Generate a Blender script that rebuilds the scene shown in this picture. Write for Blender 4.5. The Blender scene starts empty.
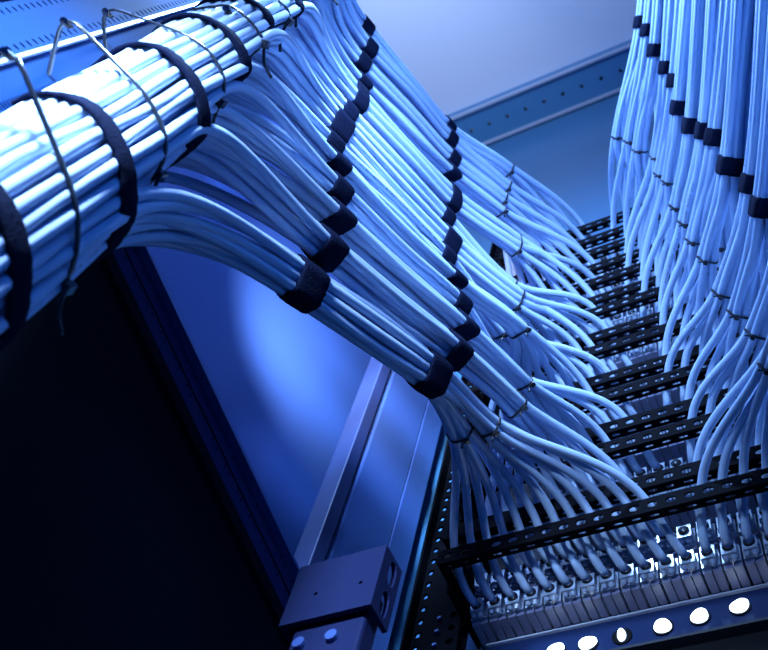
import bpy, bmesh, math, random
import numpy as np
from mathutils import Matrix, Vector

# ------------------------------------------------------------------ camera
# world: X along the patch panels, Y into the rack, Z up. Origin on the lowest support bar.
F = 1045.9656
R = np.array([[0.88713216, -0.30573668, -0.34571897],
              [0.42522504, 0.83264862, 0.35479564],
              [0.17938838, -0.46175898, 0.86867626]])
def ray(px, py): return np.array([(px-384)/F, (py-325)/F, 1.0])
P0 = ray(600, 512)*.72
CAM = R@(-P0)
def at(px, py, d): return R@(ray(px, py)*d-P0)
def on(axis, val, px, py):
    r = R@ray(px, py)
    return CAM+r*((val-CAM[axis])/r[axis])
sc = bpy.context.scene
C = sc.collection
cd = bpy.data.cameras.new('camera'); co = bpy.data.objects.new('camera', cd); C.objects.link(co)
cd.sensor_width = 36; cd.lens = F/768*36; cd.clip_start = .01; cd.clip_end = 50
m = Matrix.Identity(4)
for i in range(3):
    m[i][0] = R[i, 0]; m[i][1] = -R[i, 1]; m[i][2] = -R[i, 2]; m[i][3] = CAM[i]
co.matrix_world = m
sc.camera = co
cd.dof.use_dof = True; cd.dof.focus_distance = .70; cd.dof.aperture_fstop = 18

# ------------------------------------------------------------------ world, lights, exposure
sc.view_settings.view_transform = 'Standard'; sc.view_settings.look = 'None'
sc.view_settings.gamma = 1; sc.view_settings.use_curve_mapping = False
sc.view_settings.exposure = 0.0
w = bpy.data.worlds.new('world'); sc.world = w; w.use_nodes = True
w.node_tree.nodes['Background'].inputs[0].default_value = (.015, .12, .80, 1)
w.node_tree.nodes['Background'].inputs[1].default_value = .10
def cam2w(x, y, z): return R@(np.array([x, y, z])-P0)
def lamp(name, pos, aim, size, power, col, size_y=None, spread=180):
    l = bpy.data.lights.new(name, 'AREA'); l.energy = power; l.color = col
    l.shape = 'RECTANGLE'; l.size = size; l.size_y = size_y or size; l.spread = math.radians(spread)
    o = bpy.data.objects.new(name, l); C.objects.link(o)
    p = Vector(pos); o.location = p
    o.rotation_euler = (Vector(aim)-p).to_track_quat('-Z', 'Y').to_euler()
    return o
lamp('key_lamp', cam2w(-.06, -.60, 1.16), cam2w(.02, -.05, .85), .08, 16.0, (.28, .52, 1.0))
lamp('trunk_lamp', cam2w(-.17, -.44, .36), cam2w(-.13, -.06, .46), .07, 2.1, (.46, .68, 1.0), spread=64)  # added off frame to whiten the trunk; stands for no fitting
lamp('curtain_lamp', cam2w(.0, -.48, .62), cam2w(.0, -.08, .86), .06, 2.6, (.36, .60, 1.0), spread=72)  # extra light put in for highlights on the upper left curtain
lamp('upper_lamp', cam2w(-.25, -.75, 1.3), cam2w(.1, -.75, 2.2), .3, 3.0, (.42, .60, 1.0), spread=95)  # added only to brighten the ceiling panel
lamp('fill_lamp', cam2w(.10, -.45, .30), cam2w(.10, .0, .85), .3, .55, (.03, .22, .9))
lamp('side_lamp', at(356, 290, .80), on(0, -.25, 330, 345), .06, 1.0, (.90, .95, 1.0), spread=90)  # unseen, added behind the bundles to put a glow on the left wall

# ------------------------------------------------------------------ materials
def mat(name, col, rough=.5, metal=0.0, bump=0, bscale=200, var=0, spec=.5, trans=0, emit=None, estr=0):
    m = bpy.data.materials.new(name); m.use_nodes = True
    n = m.node_tree.nodes; l = m.node_tree.links; b = n['Principled BSDF']
    b.inputs['Base Color'].default_value = (*col, 1); b.inputs['Roughness'].default_value = rough
    b.inputs['Metallic'].default_value = metal; b.inputs['Specular IOR Level'].default_value = spec
    b.inputs['Transmission Weight'].default_value = trans
    if emit: b.inputs['Emission Color'].default_value = (*emit, 1); b.inputs['Emission Strength'].default_value = estr
    tc = n.new('ShaderNodeTexCoord')
    nz = n.new('ShaderNodeTexNoise'); nz.inputs['Scale'].default_value = bscale; nz.inputs['Detail'].default_value = 3
    l.new(tc.outputs['Object'], nz.inputs['Vector'])
    if bump:
        bp = n.new('ShaderNodeBump'); bp.inputs['Strength'].default_value = bump; bp.inputs['Distance'].default_value = .001
        l.new(nz.outputs['Fac'], bp.inputs['Height']); l.new(bp.outputs[0], b.inputs['Normal'])
    if var:
        mx = n.new('ShaderNodeMixRGB'); mx.blend_type = 'MULTIPLY'; mx.inputs[0].default_value = var
        mx.inputs[1].default_value = (*col, 1)
        rp = n.new('ShaderNodeValToRGB'); rp.color_ramp.elements[0].position = .3; rp.color_ramp.elements[0].color = (.35, .35, .35, 1)
        rp.color_ramp.elements[1].position = .7
        l.new(nz.outputs['Fac'], rp.inputs[0]); l.new(rp.outputs[0], mx.inputs[2]); l.new(mx.outputs[0], b.inputs['Base Color'])
    return m
def cable_material(name, col, rough, printed):
    m = mat(name, col, rough, bump=.12, bscale=250, spec=.85)
    if not printed: return m
    n = m.node_tree.nodes; l = m.node_tree.links; b = n['Principled BSDF']
    uv = n.new('ShaderNodeTexCoord'); sp = n.new('ShaderNodeSeparateXYZ'); l.new(uv.outputs['UV'], sp.inputs[0])
    def math_(op, a, bb=None, c=None):
        x = n.new('ShaderNodeMath'); x.operation = op
        for i, v in enumerate((a, bb, c)):
            if v is None: continue
            if isinstance(v, (int, float)): x.inputs[i].default_value = v
            else: l.new(v, x.inputs[i])
        return x.outputs[0]
    # a line of tiny print along the jacket: small cells switched on and off, in words
    cx = n.new('ShaderNodeCombineXYZ')
    l.new(math_('FLOOR', math_('MULTIPLY', sp.outputs[0], 1700)), cx.inputs[0])
    l.new(math_('FLOOR', math_('MULTIPLY', sp.outputs[1], 60)), cx.inputs[1])
    wn = n.new('ShaderNodeTexWhiteNoise'); l.new(cx.outputs[0], wn.inputs['Vector'])
    on_ = math_('GREATER_THAN', wn.outputs['Value'], .45)
    band = math_('LESS_THAN', math_('ABSOLUTE', math_('SUBTRACT', sp.outputs[1], .5)), .05)
    gap = math_('LESS_THAN', math_('FRACT', math_('MULTIPLY', sp.outputs[0], 440)), .72)
    word = math_('LESS_THAN', math_('FRACT', math_('MULTIPLY', sp.outputs[0], 61)), .8)
    f = math_('MULTIPLY', math_('MULTIPLY', on_, band), math_('MULTIPLY', gap, word))
    mx = n.new('ShaderNodeMixRGB'); mx.inputs[1].default_value = (*col, 1); mx.inputs[2].default_value = (.10, .12, .2, 1)
    l.new(math_('MULTIPLY', f, .75), mx.inputs[0]); l.new(mx.outputs[0], b.inputs['Base Color'])
    return m
M = dict(
    cable=cable_material('cable_jacket', (.46, .60, .84), .31, False),
    cable_print=cable_material('printed_cable_jacket', (.46, .60, .84), .31, True),
    velcro=mat('strap_fabric', (.006, .010, .034), .9, bump=.9, bscale=900, var=.7, spec=.06),
    tie=mat('tie_nylon', (.012, .012, .016), .25, spec=.6),
    tie_trunk=mat('tie_nylon_gloss', (.02, .024, .035), .16, spec=.7),
    black=mat('black_steel', (.004, .004, .006), .62, bump=.1, bscale=400, spec=.015),
    panel=mat('panel_steel', (.03, .034, .045), .45, bump=.1, bscale=300),
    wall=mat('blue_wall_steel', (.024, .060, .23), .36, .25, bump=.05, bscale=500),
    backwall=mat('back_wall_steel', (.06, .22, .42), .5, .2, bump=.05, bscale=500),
    ceiling=mat('ceiling_steel', (.78, .82, .92), .45, .3, bump=.05, bscale=300),
    post=mat('post_steel', (.04, .085, .28), .45, .1, bump=.12, bscale=900),
    strut=mat('strut_steel', (.022, .030, .125), .6, .0, bump=.15, bscale=900, var=.2, spec=.06),
    bracket=mat('bracket_steel', (.010, .015, .060), .6, bump=.15, bscale=900, spec=.08),
    strip=mat('strip_steel', (.006, .018, .075), .5, spec=.2),
    trim=mat('trim_steel', (.015, .025, .09), .5, spec=.2),
    rail=mat('rail_steel', (.008, .036, .13), .7, .0, bump=.1, bscale=800, spec=.02),
    edge=mat('bare_edge', (.45, .50, .62), .4, .2),  # pale: light caught on the beam lips is put into the colour
    dark=mat('dark_door', (.006, .008, .015), .7, spec=.02),  # near-black: the unlit lower left is put into the colour
    hole=mat('hole_dark', (.004, .004, .006), .8, spec=.1),
    clear=mat('clear_plastic', (.45, .55, .75), .15, spec=.5, trans=.45),
    cap=mat('jack_cap', (.17, .18, .30), .4, bump=.05, bscale=300),
    chrome=mat('chrome', (.8, .82, .86), .15, 1.0),
    led=mat('lit_lens', (1, 1, 1), .4, emit=(.62, .78, 1.0), estr=5),  # glow standing for light that shines through the strip's holes
)

# ------------------------------------------------------------------ helpers
rng = random.Random(7)
def link(name, me, material=None, parent=None):
    o = bpy.data.objects.new(name, me); C.objects.link(o)
    if material is not None and me is not None and not me.materials: me.materials.append(material)
    if parent: o.parent = parent; o.matrix_parent_inverse = Matrix.Identity(4)
    return o
def empty(name, label, cat, group=None, loc=(0, 0, 0)):
    o = bpy.data.objects.new(name, None); C.objects.link(o); o.empty_display_size = .01; o.location = loc
    return tag(o, label, cat, group)
def tag(o, label, cat, group=None):
    o['label'] = label; o['category'] = cat
    if group: o['group'] = group
    return o
def structure(o): o['kind'] = 'structure'; return o
def mesh(name, verts, faces, smooth=False, uv=None):
    me = bpy.data.meshes.new(name); me.from_pydata([tuple(map(float, v)) for v in verts], [], faces)
    if smooth: me.polygons.foreach_set('use_smooth', [True]*len(me.polygons))
    if uv is not None:
        lay = me.uv_layers.new(name='uv'); lay.data.foreach_set('uv', np.asarray(uv, float).ravel())
    me.update(); return me
class MB:
    def __init__(s): s.v = []; s.f = []
    def add(s, vs, fs):
        k = len(s.v); s.v += [tuple(map(float, v)) for v in vs]; s.f += [tuple(i+k for i in f) for f in fs]
    def box(s, o, a, b, c):
        """box from corner o with edge vectors a, b, c"""
        o, a, b, c = map(np.asarray, (o, a, b, c))
        vs = [o, o+a, o+a+b, o+b, o+c, o+a+c, o+a+b+c, o+b+c]
        fs = [(0, 3, 2, 1), (4, 5, 6, 7), (0, 1, 5, 4), (1, 2, 6, 5), (2, 3, 7, 6), (3, 0, 4, 7)]
        if np.dot(np.cross(a, b), c) < 0: fs = [f[::-1] for f in fs]
        s.add(vs, fs)
    def cbox(s, x0, x1, y0, y1, z0, z1): s.box((x0, y0, z0), (x1-x0, 0, 0), (0, y1-y0, 0), (0, 0, z1-z0))
    def cyl(s, p, ax, r, h, n=16, r2=None):
        p = np.asarray(p, float); ax = unit(ax); u, v = frame(ax); r2 = r if r2 is None else r2
        vs = [p+r*(math.cos(a)*u+math.sin(a)*v) for a in [2*math.pi*i/n for i in range(n)]]
        vs += [p+ax*h+r2*(math.cos(a)*u+math.sin(a)*v) for a in [2*math.pi*i/n for i in range(n)]]
        fs = [(i, (i+1) % n, n+(i+1) % n, n+i) for i in range(n)]+[tuple(range(n))[::-1], tuple(range(n, 2*n))]
        s.add(vs, fs)
    def perf(s, o, u, v, nrm, nu, nv, hw, hh, th, skip=None, p=2.6, pts=12):
        """perforated sheet: o corner, u,v full edge vectors, nu x nv cells each with a rounded hole (hw,hh half sizes)"""
        o, u, v, nrm = map(lambda a: np.asarray(a, float), (o, u, v, nrm)); nrm = unit(nrm)*th
        lu, lv = np.linalg.norm(u), np.linalg.norm(v); eu, ev = u/lu, v/lv; cu, cv = lu/nu, lv/nv
        angs = [2*math.pi*(k+.5)/pts for k in range(pts)]
        k4 = pts//4
        # outer points: walk the rectangle with the corners included
        outer = []
        for q in range(4):
            c0 = [(1, -1), (1, 1), (-1, 1), (-1, -1)][q]; c1 = [(1, 1), (-1, 1), (-1, -1), (1, -1)][q]
            for j in range(k4):
                t = j/k4; outer.append((c0[0]*(1-t)+c1[0]*t, c0[1]*(1-t)+c1[1]*t))
        for i in range(nu):
            for j in range(nv):
                c = o+eu*cu*(i+.5)+ev*cv*(j+.5)
                if skip and skip(i, j):
                    s.box(c-eu*cu/2-ev*cv/2, eu*cu, ev*cv, nrm); continue
                vs = []
                for (a, b) in outer: vs.append(c+eu*a*cu/2+ev*b*cv/2)
                for (a, b) in outer:
                    n_ = (abs(a)**p+abs(b)**p)**(1/p); vs.append(c+eu*a/n_*hw+ev*b/n_*hh)
                N = len(outer); vs += [x+nrm for x in vs]
                fs = []
                for q in range(N):
                    r = (q+1) % N
                    fs.append((q, r, N+r, N+q)); fs.append((2*N+q, 3*N+q, 3*N+r, 2*N+r)); fs.append((N+q, N+r, 3*N+r, 3*N+q))
                    a, b = outer[q]; a2, b2 = outer[r]
                    if (a == a2 == 1 and i == nu-1) or (a == a2 == -1 and i == 0) or (b == b2 == 1 and j == nv-1) or (b == b2 == -1 and j == 0):
                        fs.append((r, q, 2*N+q, 2*N+r))
                s.add(vs, fs)
    def build(s, name, material, parent=None, smooth=False, bevel=0, structure_=False):
        o = link(name, mesh(name, s.v, s.f, smooth), material, parent)
        if bevel:
            b = o.modifiers.new('bevel', 'BEVEL'); b.width = bevel; b.segments = 2; b.limit_method = 'ANGLE'
        return o
def unit(a): a = np.asarray(a, float); return a/np.linalg.norm(a)
def frame(ax):
    ax = unit(ax); h = np.array([0, 0, 1.]) if abs(ax[2]) < .9 else np.array([1., 0, 0])
    u = unit(np.cross(h, ax)); return u, np.cross(ax, u)
def hermite(p0, t0, p1, t1, n):
    out = []
    for i in range(n):
        t = i/n; a = 2*t**3-3*t**2+1; b = t**3-2*t**2+t; c = -2*t**3+3*t**2; d = t**3-t**2
        out.append(a*p0+b*t0+c*p1+d*t1)
    return out
def path(pts):
    """pts: list of (position, tangent direction, samples for the span after it)"""
    out = []
    for (a, ta, n), (b, tb, _) in zip(pts[:-1], pts[1:]):
        L = np.linalg.norm(b-a); out += hermite(a, unit(ta)*L, b, unit(tb)*L, n)
    out.append(pts[-1][0]); return np.array(out)
def tube(name, P, r, material, parent=None, n=9, phase=0):
    P = np.asarray(P); T = np.gradient(P, axis=0); T /= np.linalg.norm(T, axis=1)[:, None]
    u, v = frame(T[0]); vs = []; us = [u]
    for i in range(1, len(P)):
        u = u-T[i]*np.dot(u, T[i]); u = u/np.linalg.norm(u); us.append(u)
    L = np.concatenate([[0], np.cumsum(np.linalg.norm(np.diff(P, axis=0), axis=1))])
    for i in range(len(P)):
        vv = np.cross(T[i], us[i])
        for k in range(n):
            a = 2*math.pi*k/n+phase; vs.append(P[i]+r*(math.cos(a)*us[i]+math.sin(a)*vv))
    fs = []; uv = []
    for i in range(len(P)-1):
        for k in range(n):
            k2 = (k+1) % n; fs.append((i*n+k, i*n+k2, (i+1)*n+k2, (i+1)*n+k))
            uv += [(L[i], k/n), (L[i], (k+1)/n), (L[i+1], (k+1)/n), (L[i+1], k/n)]
    for ring in (list(range(n))[::-1], list(range((len(P)-1)*n, len(P)*n))):
        fs.append(tuple(ring)); uv += [(0, 0)]*n
    me = mesh(name, vs, fs, True, uv)
    return link(name, me, material, parent)
def hexpack(n, s):
    g = []
    for i in range(-12, 13):
        for j in range(-12, 13):
            g.append((s*(i+.5*(j % 2)), s*.866*j))
    ox, oy = (.25*s, .2*s)
    g.sort(key=lambda p: (p[0]-ox)**2+(p[1]-oy)**2); g = g[:n]
    mx = sum(p[0] for p in g)/n; my = sum(p[1] for p in g)/n
    return [(a-mx, b-my) for a, b in g]
def hull(pts):
    pts = sorted(set((round(a, 6), round(b, 6)) for a, b in pts))
    def half(ps):
        h = []
        for p in ps:
            while len(h) > 1 and (h[-1][0]-h[-2][0])*(p[1]-h[-2][1])-(h[-1][1]-h[-2][1])*(p[0]-h[-2][0]) <= 0: h.pop()
            h.append(p)
        return h
    a = half(pts); b = half(pts[::-1]); return np.array(a[:-1]+b[:-1])
def strap_mesh(name, centre, ax, pts3, r, width, th, jitter=0, seed=0, n=56, smooth=1):
    """a band around the points pts3 (tube centres of radius r), ring plane perpendicular to ax"""
    ax = unit(ax); u, v = frame(ax); centre = np.asarray(centre)
    p2 = []
    for p in pts3:
        d = np.asarray(p)-centre; a, b = d@u, d@v
        for k in range(12): p2.append((a+r*math.cos(k*math.pi/6), b+r*math.sin(k*math.pi/6)))
    H = hull(p2); H2 = np.vstack([H, H[:1]]); L = np.concatenate([[0], np.cumsum(np.linalg.norm(np.diff(H2, axis=0), axis=1))])
    q = np.linspace(0, L[-1], n, endpoint=False); X = np.interp(q, L, H2[:, 0]); Y = np.interp(q, L, H2[:, 1])
    for _ in range(smooth):
        X = (np.roll(X, 1)+np.roll(X, -1)+2*X)/4; Y = (np.roll(Y, 1)+np.roll(Y, -1)+2*Y)/4
    N = np.stack([np.roll(Y, -1)-np.roll(Y, 1), -(np.roll(X, -1)-np.roll(X, 1))], 1); N /= np.linalg.norm(N, axis=1)[:, None]
    rg = random.Random(seed); prof = [(-.5, 0), (-.5, .7), (-.42, 1), (-.15, 1.08), (.15, 1.08), (.42, 1), (.5, .7), (.5, 0)]
    vs = []
    for i in range(n):
        jw = jitter*rg.uniform(-1, 1)
        for (a, h) in prof:
            rad = h*th+ (jitter*.35*rg.uniform(-1, 1) if h > .5 else 0)
            vs.append(centre+u*(X[i]+N[i, 0]*rad)+v*(Y[i]+N[i, 1]*rad)+ax*(a*width+(jw if abs(a) > .4 else 0)))
    m_ = len(prof); fs = []
    for i in range(n):
        j = (i+1) % n
        for k in range(m_):
            k2 = (k+1) % m_; fs.append((i*m_+k, i*m_+k2, j*m_+k2, j*m_+k))
    return mesh(name, vs, fs, True), (u, v, X, Y, N)
def strap(label, centre, ax, pts3, width=.016, th=.0016, group=None, seed=0, n=56, smooth=1):
    me, _ = strap_mesh('cable_strap', centre, ax, pts3, RC, width, th, .0004, seed, n, smooth)
    return tag(link('cable_strap', me, M['velcro']), label, 'strap', group)
def tie(label, centre, ax, pts3, toward, group=None, width=.0026, th=.0011, tail=.012, seed=0, material=None, gap=0):
    """cable tie: band with a head and a cut tail on the side facing 'toward'"""
    ma = material or M['tie']
    root = empty('cable_tie', label, 'cable tie', group, tuple(centre))
    me, (u, v, X, Y, N) = strap_mesh('band', centre, ax, pts3, RC+gap, width, th, 0, seed, 40)
    b = link('band', me, ma, root); b.location = tuple(-np.asarray(centre))
    d = np.array([toward@u, toward@v]); k = int(np.argmax(X*d[0]+Y*d[1])); ax = unit(ax)
    p = u*X[k]+v*Y[k]; nn = u*N[k, 0]+v*N[k, 1]; tt = np.cross(ax, nn)
    mb = MB(); h = width*.95
    mb.box(p-tt*h-ax*h+nn*.0002, tt*2*h, ax*2*h, nn*h*1.7)
    mb.build('head', ma, root, bevel=.0004)
    if tail:
        tp = [p+nn*h*.8, p+nn*h*.8+tt*tail*.45+nn*tail*.1, p+nn*h*.8+tt*tail*.85+nn*tail*.45]
        tube('tail', path([(tp[0], tt, 4), (tp[1], tt+nn*.3, 4), (tp[2], nn+tt, 1)]), width*.38, ma, root, n=6)
    return root

RC = .0031                                  # cable radius
# ------------------------------------------------------------------ the setting
YB = .078                                   # face of the patch panels
zt = on(1, YB, 545, 106)[2]                 # underside of the header beam
XL, XR, YF = -.25, .50, -1.6
def sheet(name, o, a, b, th, ma):
    mb = MB(); mb.box(o, a, b, th); return structure(mb.build(name, ma))
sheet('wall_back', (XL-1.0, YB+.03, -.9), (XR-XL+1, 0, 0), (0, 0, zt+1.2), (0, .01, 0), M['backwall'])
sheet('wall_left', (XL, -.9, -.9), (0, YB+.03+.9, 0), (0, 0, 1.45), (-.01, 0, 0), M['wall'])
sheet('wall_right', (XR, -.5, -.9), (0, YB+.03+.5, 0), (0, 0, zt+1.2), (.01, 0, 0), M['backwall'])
sheet('ceiling', (XL-1.8, YF, zt+.03), (XR-XL+2.1, 0, 0), (0, YB+.05-YF, 0), (0, 0, .01), M['ceiling'])

# header beam under the ceiling: perforated bottom web with two lips coloured pale for the light they catch
def header_beam():
    root = empty('header_beam', 'long pale blue perforated beam crossing below the ceiling panel', 'beam', loc=(XL-.8, 0, zt))
    y0 = on(2, zt, 545, 80)[1]
    web = MB(); web.perf((0, y0, 0), (XR-XL+.8, 0, 0), (0, YB+.03-y0, 0), (0, 0, 1), 40, 1, .0035, .0035, .003)
    web.build('web', M['backwall'], root)
    for yy in (y0, YB+.024):
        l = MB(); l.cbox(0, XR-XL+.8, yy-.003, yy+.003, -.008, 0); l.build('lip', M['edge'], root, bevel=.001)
    l = MB(); l.cbox(0, XR-XL+.8, y0-.003, y0, 0, .03); l.build('upstand', M['backwall'], root)
    return root
header_beam()

# ------------------------------------------------------------------ left side: post, strut, dark side panel, bracket
XP = -.205
def side_post():
    root = empty('rack_post', 'wide smooth blue steel rack post beside the dark perforated rail', 'post', loc=(XP, 0, -.4))
    ya = on(0, XP, 371, 440)[1]; yg = on(0, XP, 415, 450)[1]; yb = on(0, XP, 436, 450)[1]
    z1 = .85
    a = MB(); a.cbox(-.012, 0, ya, yg-.0006, 0, z1); a.build('front_flange', M['post'], root, bevel=.0015)
    a = MB(); a.cbox(-.012, 0, yg+.0006, yb, 0, z1); a.build('rear_flange', M['post'], root, bevel=.0015)
    a = MB(); a.cbox(-.03, -.012, ya-.004, yb, 0, z1); a.build('core', M['hole'], root)
    a = MB(); a.cbox(-.016, .002, ya-.022, ya-.008, 0, z1); a.build('side_trim', M['trim'], root, bevel=.001)
    return root
side_post()
def side_strut():
    X = XP+.02
    c = [on(0, X, *p) for p in [(107, 250), (137, 249), (291, 573), (276, 606)]]
    z_hi = (c[1][2]+c[2][2])/2; z_lo = (c[0][2]+c[3][2])/2
    u = unit(c[2]-c[1]); start = c[1]-u*.25; L = .75
    wv = (c[0]-c[1]); wv = wv-u*(wv@u); Wd = np.linalg.norm(wv); wv = wv/Wd; Wd = .026
    root = empty('perforated_strut', 'dull blue strut with paired holes slanting beside the black door', 'strut', loc=tuple(start))
    mb = MB(); pit = .0062; nu = int(L/pit)
    mb.perf((0, 0, 0), u*pit*nu, wv*Wd, (-1, 0, 0), nu, 4, .0010, .0010, .003, skip=lambda i, j: j in (1, 3) and True or (i % 3 == 2) if j in (0, 2) else True)
    mb.build('web', M['strut'], root)
    e = MB(); e.box(-wv*.0025, u*pit*nu, wv*.0025, (.006, 0, 0)); e.build('bright_lip', M['post'], root)
    e = MB(); e.box(wv*(Wd*.5-.0002), u*pit*nu, wv*.0006, (.0008, 0, 0)); e.build('groove', M['hole'], root)
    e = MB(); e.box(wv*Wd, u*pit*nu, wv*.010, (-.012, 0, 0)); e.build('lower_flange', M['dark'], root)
    # side panel under it, coloured black for the unlit wall
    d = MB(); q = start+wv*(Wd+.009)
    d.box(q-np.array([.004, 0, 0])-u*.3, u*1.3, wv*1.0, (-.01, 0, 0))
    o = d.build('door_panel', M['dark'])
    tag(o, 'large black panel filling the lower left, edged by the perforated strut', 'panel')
side_strut()
def bracket():
    Yb = -.12
    p = on(1, Yb, 298, 568); q = on(1, Yb, 385, 545); r = on(1, Yb, 373, 603); s = on(1, Yb, 281, 626)
    x0, x1 = (p[0]+s[0])/2, (q[0]+r[0])/2; z1, z0 = (p[2]+q[2])/2, (r[2]+s[2])/2
    D = .020
    root = empty('mounting_bracket', 'blue grey box bracket with two screw holes at the foot of the post', 'bracket', loc=(x0, Yb, z0))
    w_, h_ = x1-x0, z1-z0
    f = MB(); f.perf((0, 0, 0), (w_, 0, 0), (0, 0, h_), (0, 1, 0), 8, 6, .0012, .0012, .003, skip=lambda i, j: not (i in (2, 6) and j == 2))
    f.build('face_plate', M['bracket'], root)
    f = MB(); f.perf((w_-.003, .003, 0), (0, D-.003, 0), (0, 0, h_), (1, 0, 0), 1, 2, .004, .009, .003); f.build('side_plate', M['bracket'], root)
    f = MB(); f.cbox(0, .003, .003, D, 0, h_); f.build('side_plate', M['bracket'], root)
    f = MB(); f.cbox(.006, w_-.006, .006, D, -.05, h_*.5); f.build('inner_tongue', M['bracket'], root, bevel=.002)
    f = MB()
    for k in (.25, .6): f.cyl((w_*k, .006, -.012), (0, -1, 0), .0035, .003, 12)
    f.build('screw', M['post'], root)
bracket()

# dark perforated mounting rail just left of the patch panels
BZ = [0.539, 0.4975, 0.461, 0.4205, 0.385, 0.3435, 0.3175, 0.267, 0.2415, 0.1875, 0.159, 0.110, 0.083, 0.0285, 0.001]   # row 1 .. row 15
XB0 = -.121; PITCH = .0148
def mounting_rail():
    x1 = XB0-.001; x0 = x1-.040; z0 = -.35
    root = empty('mounting_rail', 'black perforated vertical mounting rail between blue post and patch panels', 'rail', loc=(x0, .045, z0))
    mb = MB(); mb.perf((0, 0, 0), (x1-x0, 0, 0), (0, 0, 1.15), (0, 1, 0), 3, 84, .0028, .0028, .002, skip=lambda i, j: i == 1)
    mb.build('web', M['black'], root)
    mb = MB(); mb.box((0, 0, 0), (.002, 0, 0), (0, -.01, 0), (0, 0, 1.15)); mb.build('flange', M['black'], root)
    mb = MB(); mb.cbox(0, x1-x0, .012, .014, 0, 1.15); mb.build('backing', M['hole'], root)  # black sheet added behind the web to keep the holes dark
    for k in range(26):
        n = MB(); n.box((.0215, -.002, .232-k*.0135+.1), (.0028, 0, .0008), (-.0006, 0, .0020), (0, .003, 0)); n.build('cage_nut', M['post'], root)
mounting_rail()

# ------------------------------------------------------------------ support bars and patch panels
NAMES = ['topmost', 'second from the top', 'third from the top', 'fourth from the top', 'fifth from the top', 'sixth from the top',
         'seventh from the top', 'middle one', 'seventh from the bottom', 'sixth from the bottom', 'fifth from the bottom',
         'fourth from the bottom', 'third from the bottom', 'second from the bottom', 'lowest']
bar_root = None
def make_bar():
    n = 30; wv = .0126*n
    root = empty('cable_support_bar', '', 'bar', 'slotted cable support bars')
    mb = MB(); mb.perf((0, 0, -.014), (wv, 0, 0), (0, 0, .0150), (0, 1, 0), n, 1, .0036, .0030, .0012)
    mb.build('slotted_face', M['black'], root)
    mb = MB(); mb.perf((0, .0012, -.014), (wv, 0, 0), (0, .006, 0), (0, 0, 1), n, 1, .0034, .0011, .0012)
    mb.build('lower_flange', M['black'], root)
    for x in (-.002, wv):
        mb = MB(); mb.cbox(x, x+.002, 0, YB, -.012, .0005)
        mb.box((x, .02, -.012), (.002, 0, 0), (0, YB-.02, 0), (0, 0, -.008)); mb.build('end_arm', M['black'], root)
    return root
def copy_tree(o, parent=None):
    c = o.copy(); C.objects.link(c); c.parent = parent
    for ch in list(o.children): copy_tree(ch, c)
    return c
proto = make_bar()
for r in range(15):
    b = proto if r == 0 else copy_tree(proto)
    b.location = (XB0, 0, BZ[r])
    b['label'] = 'black slotted cable support bar, %s of the bars under the cables' % NAMES[r]

def jack_protos():
    sh = MB()          # clear shell, rear part tapering to the cable
    sh.box((-.0063, .009, -.0075), (.0126, 0, 0), (0, .029, 0), (0, 0, .016))
    sh.box((-.0050, .003, -.0060), (.0100, 0, 0), (0, .007, 0), (0, 0, .012))
    sh.cyl((-.0032, .0065, -.0055), (0, 0, -1), .0024, .0030, 12, .0012)
    sh.cyl((.0020, .0070, -.0055), (0, 0, -1), .0030, .0034, 12, .0014)
    cap = MB()
    for x in (-.0062, .0004): cap.box((x, .0115, -.0105), (.0056, 0, 0), (0, .0195, 0), (0, 0, .004))
    ft = MB(); ft.box((-.0066, .0325, -.0088), (.0132, 0, 0), (0, .0035, 0), (0, 0, .004))
    col = MB(); col.cyl((0, .0015, 0), (0, 1, 0), .0038, .004, 14, .0044)
    return [mesh(n, m_.v, m_.f, sm) for n, m_, sm in (('jack', sh, False), ('contact_cap', cap, False), ('foot', ft, False), ('collar', col, True))]
JM = jack_protos()
for me, k in zip(JM, ('clear', 'cap', 'clear', 'tie')): me.materials.append(M[k])
YJ = .0405                                   # where a cable meets its jack
def xi(i): return XJ0+PITCH*i
XJ0 = on(1, YJ, 476, 606)[0]; XJ11 = on(1, YJ, 686, 556)[0]
PJ = (XJ11-XJ0)/11; ZJ = (on(1, YJ, 476, 606)[2]+on(1, YJ, 686, 556)[2])/2
def xi(i): return XJ0+PJ*i
def row_panel(rows, label):
    zs = [BZ[r] for r in rows]
    root = empty('patch_panel', label, 'patch panel', 'patch panels behind the support bars', (XB0, YB, min(zs)))
    wv = PITCH*26
    pl = MB(); pl.cbox(0, wv, -.001, .004, -.018, max(zs)-min(zs)+.018); pl.build('plate', M['panel'], root, bevel=.0006)
    for r in rows:
        idx = range(24) if r >= 13 else range(4, 17)
        for i in idx:
            j = link('jack', JM[0], None, root); j.location = (xi(i)-XB0, YJ-.002-YB, BZ[r]+ZJ-min(zs))
            for me, n in zip(JM[1:], ('contact_cap', 'foot', 'collar')): link(n, me, None, j)
row_panel([0], 'black patch panel of clear jacks behind the topmost support bar')
for k, (nm) in enumerate(['second from the top, behind the second and third bars', 'third from the top, high in the gap between cable curtains',
                          'fourth from the top, halfway up the gap between curtains', 'fourth from the bottom, in the gap between cable curtains',
                          'third from the bottom, in the gap between cable curtains', 'second from the bottom, showing jacks between two slotted bars',
                          'lowest, its whole row of jacks above the light strip']):
    row_panel([1+2*k, 2+2*k], 'black patch panel of jacks, '+nm)

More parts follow.
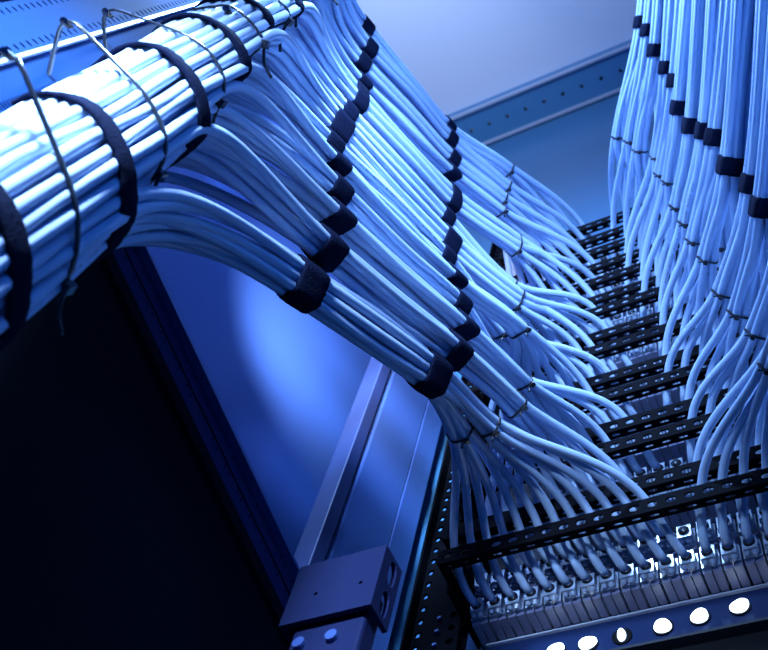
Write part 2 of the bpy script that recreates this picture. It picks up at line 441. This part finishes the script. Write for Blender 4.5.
# ------------------------------------------------------------------ strip of glowing holes under the lowest panel
def light_bar():
    Y = .070
    p = on(1, Y, 568, 631); q = on(1, Y, 768, 584.5); s = on(1, Y, 700, 634); 
    z1 = (p[2]+q[2])/2; z0 = s[2]
    h = z1-z0
    root = empty('light_strip', 'blue steel strip with a row of glowing white lamps at lower right', 'light', loc=(XB0+.01, Y, z0))
    b = MB(); b.cbox(0, .36, 0, .02, 0, h); b.build('housing', M['strip'], root, bevel=.001)
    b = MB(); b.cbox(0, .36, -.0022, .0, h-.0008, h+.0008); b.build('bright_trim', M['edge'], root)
    b = MB(); b.cbox(0, .36, -.001, .02, h+.0012, h+.010); b.build('dark_gasket', M['hole'], root)
    b = MB(); b.cbox(0, .36, -.003, .02, -.0025, -.0002); b.build('lower_lip', M['panel'], root)
    for k, (px, py) in enumerate([(556, 651), (588, 644), (622, 636), (663, 627), (700, 617), (740, 607), (785, 596)]):
        c = on(1, Y-.001, px, py)-np.array([XB0+.01, Y, z0])
        lb = MB(); lb.cyl(c+np.array([0, .0003, 0]), (0, -1, 0), .0072, .0006, 24); hz = lb.build('socket', M['hole'], root)
        lr = MB(); w_ = .0062; hh = .0060
        n = 20; rr = random.Random(k); vs = []
        for (dy) in (-.0006, -.0016):
            for a in range(n):
                t = 2*math.pi*a/n; rad = 1+.07*math.sin(2*t+k*1.3)+.05*math.sin(3*t+k)
                if k == 2: wx = .45
                else: wx = 1
                vs.append(c+np.array([w_*wx*rad*math.cos(t), dy, hh*rad*math.sin(t)]))
        lr.add(vs, [(a, (a+1) % n, n+(a+1) % n, n+a) for a in range(n)]+[tuple(range(n, 2*n)), tuple(range(n))[::-1]])
        lr.build('lamp', M['led'], root)  # glowing disc added in place of light coming through the hole
    d = MB(); d.cbox(0, .36, .004, .02, -.12, -.004)
    t = d.build('blanking_plate', M['hole']); t.location = (XB0+.01, Y, z0)
    tag(t, 'black blanking plate directly below the lit strip', 'plate')
light_bar()

# ------------------------------------------------------------------ trunk
A0 = at(75, 168, .46); A1 = at(235, 56, .64)
TD = (A1-A0)/.18                              # per metre of camera depth
def axis(d): return A0+TD*(d-.46)
TU = unit(TD)
bundles = [  # name, V1 px, V2 px, tie px list, departure depth, [(row, count)]
    ('A', (300, 284), (427, 373), [(460, 432), (489, 425)], .450, [(15, 12)]),
    ('B', (324, 247), (451, 349), [(512, 403)], 0.530, [(14, 9)]),
    ('C', (334, 217), (459, 326), [(519, 381)], 0.550, [(13, 8)]),
    ('D', (334, 191), (455, 304), [(503, 372)], 0.575, [(12, 7)]),
    ('E', (331, 164), (449, 278), [(517, 328)], 0.595, [(11, 8)]),
    ('F', (327, 145), (441, 257), [(500, 330)], 0.615, [(10, 7)]),
    ('G', (333, 127), (443, 242), [(514, 300)], 0.635, [(9, 6), (8, 6)]),
    ('H', (343, 112), (442, 217), [(509, 286)], 0.665, [(7, 7)]),
    ('I', (353, 99), (448, 199), [(514, 246)], 0.690, [(6, 6), (5, 5)]),
    ('J', (356, 82), (447, 172), [(497, 211)], 0.730, [(4, 8)]),
    ('K', (358, 62), (449, 158), [(501, 199)], 0.770, [(3, 7)]),
    ('L', (365, 47), (447, 138), [(505, 187)], 0.810, [(2, 7)]),
    ('M', (362, 27), (445, 127), [(508, 170)], 0.840, [(1, 7)]),
]
ORD = ['first', 'second', 'third', 'fourth', 'fifth', 'sixth', 'seventh', 'eighth', 'ninth', 'tenth', 'eleventh', 'twelfth', 'thirteenth']
WORDS = ['lowest', 'second from the bottom', 'third from the bottom', 'fourth from the bottom', 'fifth from the bottom', 'sixth from the bottom',
         'seventh from the bottom', 'sixth from the top', 'fifth from the top', 'fourth from the top', 'third from the top', 'second from the top', 'topmost']
NB = sum(c for b in bundles for _, c in b[5]); NC = 5; NT = NB+NC
tu, tv = frame(TU)
vA = at(300, 284, .58)
dep = vA-axis(.45); dep = unit(dep-TU*(dep@TU)); side = np.cross(TU, dep)
cells = []
for rad, cnt in ((.0312, 29), (.0258, 24), (.0203, 19), (.0148, 14), (.0092, 8), (.0038, 3)):
    cells += [(rad*math.cos(2*math.pi*(i+.3*rad*1e3 % 1)/cnt), rad*math.sin(2*math.pi*(i+.3*rad*1e3 % 1)/cnt)) for i in range(cnt)]
while len(cells) < NT: cells.append((rng.uniform(-.017, .0), rng.uniform(-.015, .015)))
cells = cells[:NT]
cells.sort(key=lambda c: -c[0])               # c[0] along dep: the first to leave lie outermost
def wob(seed):
    g = random.Random(seed); a = [(g.uniform(.0004, .0013), g.uniform(20, 60), g.uniform(0, 6.3), g.uniform(0, 6.3)) for _ in range(2)]
    def f(d):
        e = np.zeros(2)
        for amp, k, p1, p2 in a: e += amp*np.array([math.sin(k*d+p1), math.sin(k*d+p2)])
        return e
    return f
TWIST = 1.1
def trunk_pt(cell, wf, d):
    e = wf(d); th = TWIST*(d-.5); x, y = cell[0]+e[0], cell[1]+e[1]
    x, y = x*math.cos(th)-y*math.sin(th), x*math.sin(th)+y*math.cos(th)
    return axis(d)+dep*x+side*y
DSTART = .26
LE = [7, 7, 7, 8, 8, 8, 8, 9, 8, 9, 8, 10, 9, 10, 11]      # last jack the left cables reach, per bar
k = 0; trunk = []                             # (cell, wobble, depart depth)
LEFT_GROUP = 'grey white cables of the left hand curtain'
for bi, (nm, v1, v2, ties, dd, rows) in enumerate(bundles):
    n = sum(c for _, c in rows)
    my = cells[k:k+n]
    zr = np.mean([BZ[r-1] for r, _ in rows]); cen = on(1, 0, 600, 512)
    # depth of the row's bar, seen through the camera's forward axis
    depth_bar = float(R.T[2]@(np.array([0, 0, zr])-CAM))
    d2 = depth_bar-.050; d1 = d2-.080-.045*(bi/12)
    V1 = at(*v1, d1); V2 = at(*v2, d2)
    f12 = unit(V2-V1)
    xw = np.array([1., 0, 0]); s1 = unit(xw-f12*(xw@f12)); s2 = np.cross(f12, s1)
    pk = hexpack(n, .0064); pk.sort(key=lambda c: c[0])
    my = sorted(my, key=lambda c: -c[1])      # keep the order across the trunk and across the strap
    # which jack each cable reaches, left to right across the strap
    targets = []
    for r, c in rows: targets += [(r, LE[r-1]-c+1+i) for i in range(c)]
    targets.sort(key=lambda t: (t[1], t[0]))
    T = [at(*t, d2+.045) for t in ties]
    groups = [[] for _ in T]; tp = [[] for _ in T]
    per = math.ceil(n/len(T))
    for q in range(n): groups[min(q//per, len(T)-1)].append(q)
    pos1 = []; pos2 = []
    for gi, g in enumerate(groups):
        ft = unit(T[gi]-V2); a1 = unit(xw-ft*(xw@ft)); a2 = np.cross(ft, a1)
        pt = hexpack(len(g), .0062); pt.sort(key=lambda c: c[0])
        for qi, q in enumerate(g):
            cell = my[q]; wf = wob(bi*100+q)
            rr_, ii = targets[q]; zb = BZ[rr_-1]
            p1 = V1+s1*pk[q][0]+s2*pk[q][1]; p2 = V2+s1*pk[q][0]+s2*pk[q][1]
            pT = T[gi]+a1*pt[qi][0]+a2*pt[qi][1]
            pos1.append(p1); pos2.append(p2); tp[gi].append(pT)
            W = np.array([xi(ii)-.003-.015*ii/11, -.001+rng.uniform(-.001, .001), zb+.0075+rng.uniform(0, .004)])
            J = np.array([xi(ii), YJ+.002, zb+ZJ])
            ds = list(np.arange(DSTART, dd-.02, .02)); body = [trunk_pt(cell, wf, d) for d in ds]
            pe = trunk_pt(cell, wf, dd-.02); te = trunk_pt(cell, wf, dd-.015)-trunk_pt(cell, wf, dd-.025)
            bow = (p1+p2)/2+s1*rng.uniform(-.002, .002)+s2*rng.uniform(-.002, .002)
            dirW = unit(W-pT)+np.array([-.05, .30, -.45])
            rest = path([(pe, te, 16), (p1, unit(p2-p1)*.8, 6), (bow, p2-p1, 6), (p2, unit(p2-p1)+unit(pT-p2)*.6, 8), (pT, unit(pT-p2)+.5*unit(W-pT), 14), (W, dirW, 6), (J, (.35, 1, -.05), 1)])
            printed = rng.random() < .3
            o = tube('network_cable', np.vstack([body, rest]), RC, M['cable_print' if printed else 'cable'], phase=rng.uniform(0, 6))
            tag(o, 'white cable of the %s left bundle, %s from left at its bar' % (WORDS[bi], ORD[q]), 'cable', 'cables of the %s left bundle' % WORDS[bi])
            trunk.append((cell, wf, dd))
    w_ = .021 if n > 11 else .0165
    for V, P, nm_ in ((V1, pos1, 'on its trunk side'), (V2, pos2, 'on its bar side')):
        strap('black strap on the %s left bundle, %s' % (WORDS[bi], nm_), V, f12, P, w_, .0017, 'fabric straps on the left bundles', bi*2)
    for gi, (Tc, P) in enumerate(zip(T, tp)):
        extra = '' if len(T) == 1 else (', left tie of its two', ', right tie of its two')[gi]
        tie('thin black tie fanning out the %s left bundle%s' % (WORDS[bi], extra), Tc, unit(Tc-V2), P, unit(CAM-Tc), 'thin ties on the left bundles', .0020, .0008, .007)
    k += n
for q in range(NC):
    cell = cells[k+q]; wf = wob(5000+q)
    P = [trunk_pt(cell, wf, d) for d in np.arange(DSTART, 1.15, .02)]
    o = tube('network_cable', P, RC, M['cable'])
    tag(o, 'white network cable running on along the thick trunk past every bundle', 'cable', 'cables that stay in the trunk')
    trunk.append((cell, wf, 9))

# straps and ties around the trunk, drawn askew towards the rail
SKEW = unit(TU+R@np.array([.09, .33, 0]))
def ring_points(d):
    c = axis(d); P = []
    for cell, wf, dd in trunk:
        q = d
        for _ in range(3): q -= ((trunk_pt(cell, wf, q)-c)@SKEW)/(TD@SKEW)
        if dd > q+.005: P.append(trunk_pt(cell, wf, q))
    return P
TW = ['nearest, at the left picture edge', 'second nearest, left of two anchored ties', 'third nearest, above the lowest bundle',
      'fourth nearest, where the second bundle leaves', 'fifth nearest along the trunk', 'sixth nearest along the trunk', 'seventh nearest along the trunk', 'farthest visible one by the top edge']
for j, (d, w_) in enumerate([(.372, .0115), (.447, .0115), (.522, .011), (.582, .011), (.635, .010), (.68, .010), (.725, .010), (.77, .010)]):
    P = ring_points(d)
    strap('black strap round the thick cable trunk, %s' % TW[j], axis(d), SKEW, P, w_, .0018, 'fabric straps on the trunk', 50+j, 110, 14)

# ------------------------------------------------------------------ perforated trunk rail at upper left
def trunk_rail():
    TU = unit(R@np.array([.044, -.135, .34]))
    e0 = at(20, 60, .47); L = .62
    vup = at(0, 0, .50)-e0; vup = unit(vup-TU*(vup@TU))       # across, away from the trunk
    vdn = at(45, 130, .455)-e0; vdn = unit(vdn-TU*(vdn@TU))
    st = e0-TU*.25
    root = empty('cable_rail', 'blue perforated steel rail behind the thick cable trunk', 'rail', loc=tuple(st))
    nrm = np.cross(TU, vup); nrm = nrm if nrm@(CAM-e0) < 0 else -nrm
    mb = MB(); mb.perf(vup*.002, TU*L, vup*.030, nrm, 90, 3, .0010, .0020, .002, skip=lambda i, j: j != 0 and j != 2)
    mb.build('upper_web', M['rail'], root)
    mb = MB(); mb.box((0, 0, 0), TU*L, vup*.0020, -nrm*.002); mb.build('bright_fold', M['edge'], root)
    n2 = np.cross(TU, vdn); n2 = n2 if n2@(CAM-e0) < 0 else -n2
    mb = MB(); mb.perf((0, 0, 0), TU*L, vdn*.022, n2, 230, 2, .0008, .0022, .002, skip=lambda i, j: j != 1 and True)
    mb.build('lower_web', M['rail'], root)
    mb = MB(); mb.box(vdn*.022, TU*L, vdn*.05, n2*.002); mb.build('back_plate', M['rail'], root)
    return e0, vup, vdn
e0, vup, vdn = trunk_rail()

TT = [(.408, (8, 55)), (.482, (67, 24)), (.55, (108, 14)), (.61, (228, 11)), (.66, None), (.705, None), (.75, None)]
TL = ['thin black tie lashing the trunk to its rail, leftmost of them', 'thin black tie lashing the trunk to its rail, second from the left',
      'thin black tie lashing the trunk to its rail, third from the left', 'thin black tie lashing the trunk to its rail, fourth from the left',
      'thin tie round the trunk just beyond its fifth fabric strap', 'thin tie round the trunk just beyond its sixth fabric strap', 'thin tie round the trunk near the top edge']
for j, (d, an) in enumerate(TT):
    P = ring_points(d)
    extra = []
    if an:
        h = CAM+(R@ray(*an))*(((axis(d)-CAM)@SKEW)/((R@ray(*an))@SKEW)); extra = [h]
    t = tie(TL[j], axis(d), SKEW, P+extra, unit(R@np.array([.5, .5, -.55])), 'ties on the trunk', .0026, .0011, .02, material=M['tie_trunk'])
    if an:
        hb = MB(); o_ = h-axis(d)
        hb.box(o_-TU*.003-vup*.003, TU*.006, vup*.006, unit(CAM-h)*.006); hb.build('anchor_block', M['tie'], t, bevel=.0012)
        hb = MB(); hb.cyl(o_+unit(CAM-h)*.005+vup*.002, unit(CAM-h), .0018, .002, 12); hb.build('anchor_pin', M['chrome'], t)

# ------------------------------------------------------------------ right hand curtain
RT = [(617, 137), (629, 141), (638, 150), (656, 157), (660, 174), (668, 181), (676, 206), (685, 222), (693, 240), (705, 258), (720, 292), (736, 312), (754, 332), (776, 345), (768, 366)]
RV = [(644, 23), (651, 31), (660, 51), (672, 68), (679, 81), (684, 108), (696, 126), (710, 131), (721, 138), (737, 166), (757, 184), (768, 207), (792, 228), (818, 240), (812, 262)]
RX = [650, 658, 668, 680, 690, 697, 708, 723, 740, 754, 775, 790, 815, 840, 870]
RS = [8, 8, 9, 9, 9, 10, 10, 11, 11, 11, 11, 12, 12, 12, 12]
RN = [5, 5, 6, 6, 5, 7, 7, 8, 6, 10, 8, 8, 8, 9, 11]
for r in range(15):
    n = RN[r]; zb = BZ[r]
    depth_bar = float(R.T[2]@(np.array([.04, 0, zb])-CAM))
    dT = depth_bar-.040; dV = dT-.045-.02*r/14; dTop = dV-.03
    Tc = at(*RT[r], dT); V = at(*RV[r], dV); Top = at(RX[r], -45, dTop+.03+.0); Top2 = at(RX[r]+8, -160, dTop+.06)
    fv = unit(Tc-V); xw = np.array([1., 0, 0])
    s1 = unit(xw-fv*(xw@fv)); s2 = np.cross(fv, s1)
    fT = unit(np.array([xi(RS[r]+2), 0, zb])-V); a1 = unit(xw-fT*(xw@fT)); a2 = np.cross(fT, a1)
    cols = max(3, round(math.sqrt(n*1.5)))
    pk = [((i % cols+.5*((i//cols) % 2))*.0063, (i//cols)*.0054) for i in range(n)]
    mx = sum(p[0] for p in pk)/n; my_ = sum(p[1] for p in pk)/n; pk = [(a-mx, b-my_) for a, b in pk]; pk.sort(key=lambda c: c[0])
    nt = min(n, 4); pos = []; post = []; posr = []
    tied = set(sorted(range(n), key=lambda q: pk[q][0])[:nt])
    rest_i = 0
    for q in range(n):
        p = V+s1*pk[q][0]+s2*pk[q][1]; pos.append(p)
        ii = RS[r]+q
        if q in tied:
            tq = [(-.0031, -.002), (.0031, -.002), (0, .0034), (.0062, .0034)][q]
            pT = Tc+a1*tq[0]+a2*tq[1]; post.append(pT)
        else:
            c_ = Tc+a1*(.024)+np.array([0, .022, 0]); m2 = q-nt
            pT = c_+a1*(m2 % 3)*.0067+a2*(m2//3)*.0058+np.array([0, 0, rng.uniform(-.004, .004)]); posr.append(pT)
        top = Top+s1*pk[q][0]*1.15+s2*pk[q][1]*1.15; top2 = Top2+s1*pk[q][0]*1.3+s2*pk[q][1]*1.3
        W = np.array([xi(ii)+.0126, -.001+rng.uniform(-.001, .001), zb+.0075+rng.uniform(0, .004)])
        J = np.array([xi(ii), YJ+.002, zb+ZJ])
        dW = unit(W-pT)+np.array([0, .5, -.5])
        P = path([(top2, top-top2, 5), (top, p-top2, 9), (p, unit(p-top)+unit(pT-p)*.6, 12), (pT, unit(pT-p)+.5*unit(W-pT), 14), (W, dW, 6), (J, (0, 1, -.05), 1)])
        o = tube('network_cable', P, RC, M['cable_print' if rng.random() < .25 else 'cable'], phase=rng.uniform(0, 6))
        nm_ = NAMES[r].replace('middle one', 'middle')
        tag(o, 'white cable from the right to the %s bar, %s from left' % (nm_, ORD[q]), 'cable', 'right curtain cables of the %s bar' % nm_)
    nm_ = NAMES[r].replace('middle one', 'middle')
    if r < 12 or True:
        strap('black strap on the right curtain bundle at the %s bar' % nm_, V, unit(V-Top)+unit(Tc-V)*.6, pos, .0135 if r > 5 else .0125, .0017, 'fabric straps on the right bundles', 90+r)
    tie('thin black tie on the right bundle feeding the %s bar' % nm_, Tc, fT, post, unit(CAM-Tc), 'thin ties on the right bundles', .0018, .0008, .006)
    if len(posr) > 1:
        tie('thin black tie on rear strands feeding the %s bar from the right' % nm_, np.mean(posr, 0), fT, posr, unit(CAM-Tc), 'thin ties on the rear right strands', .0018, .0008, .006)
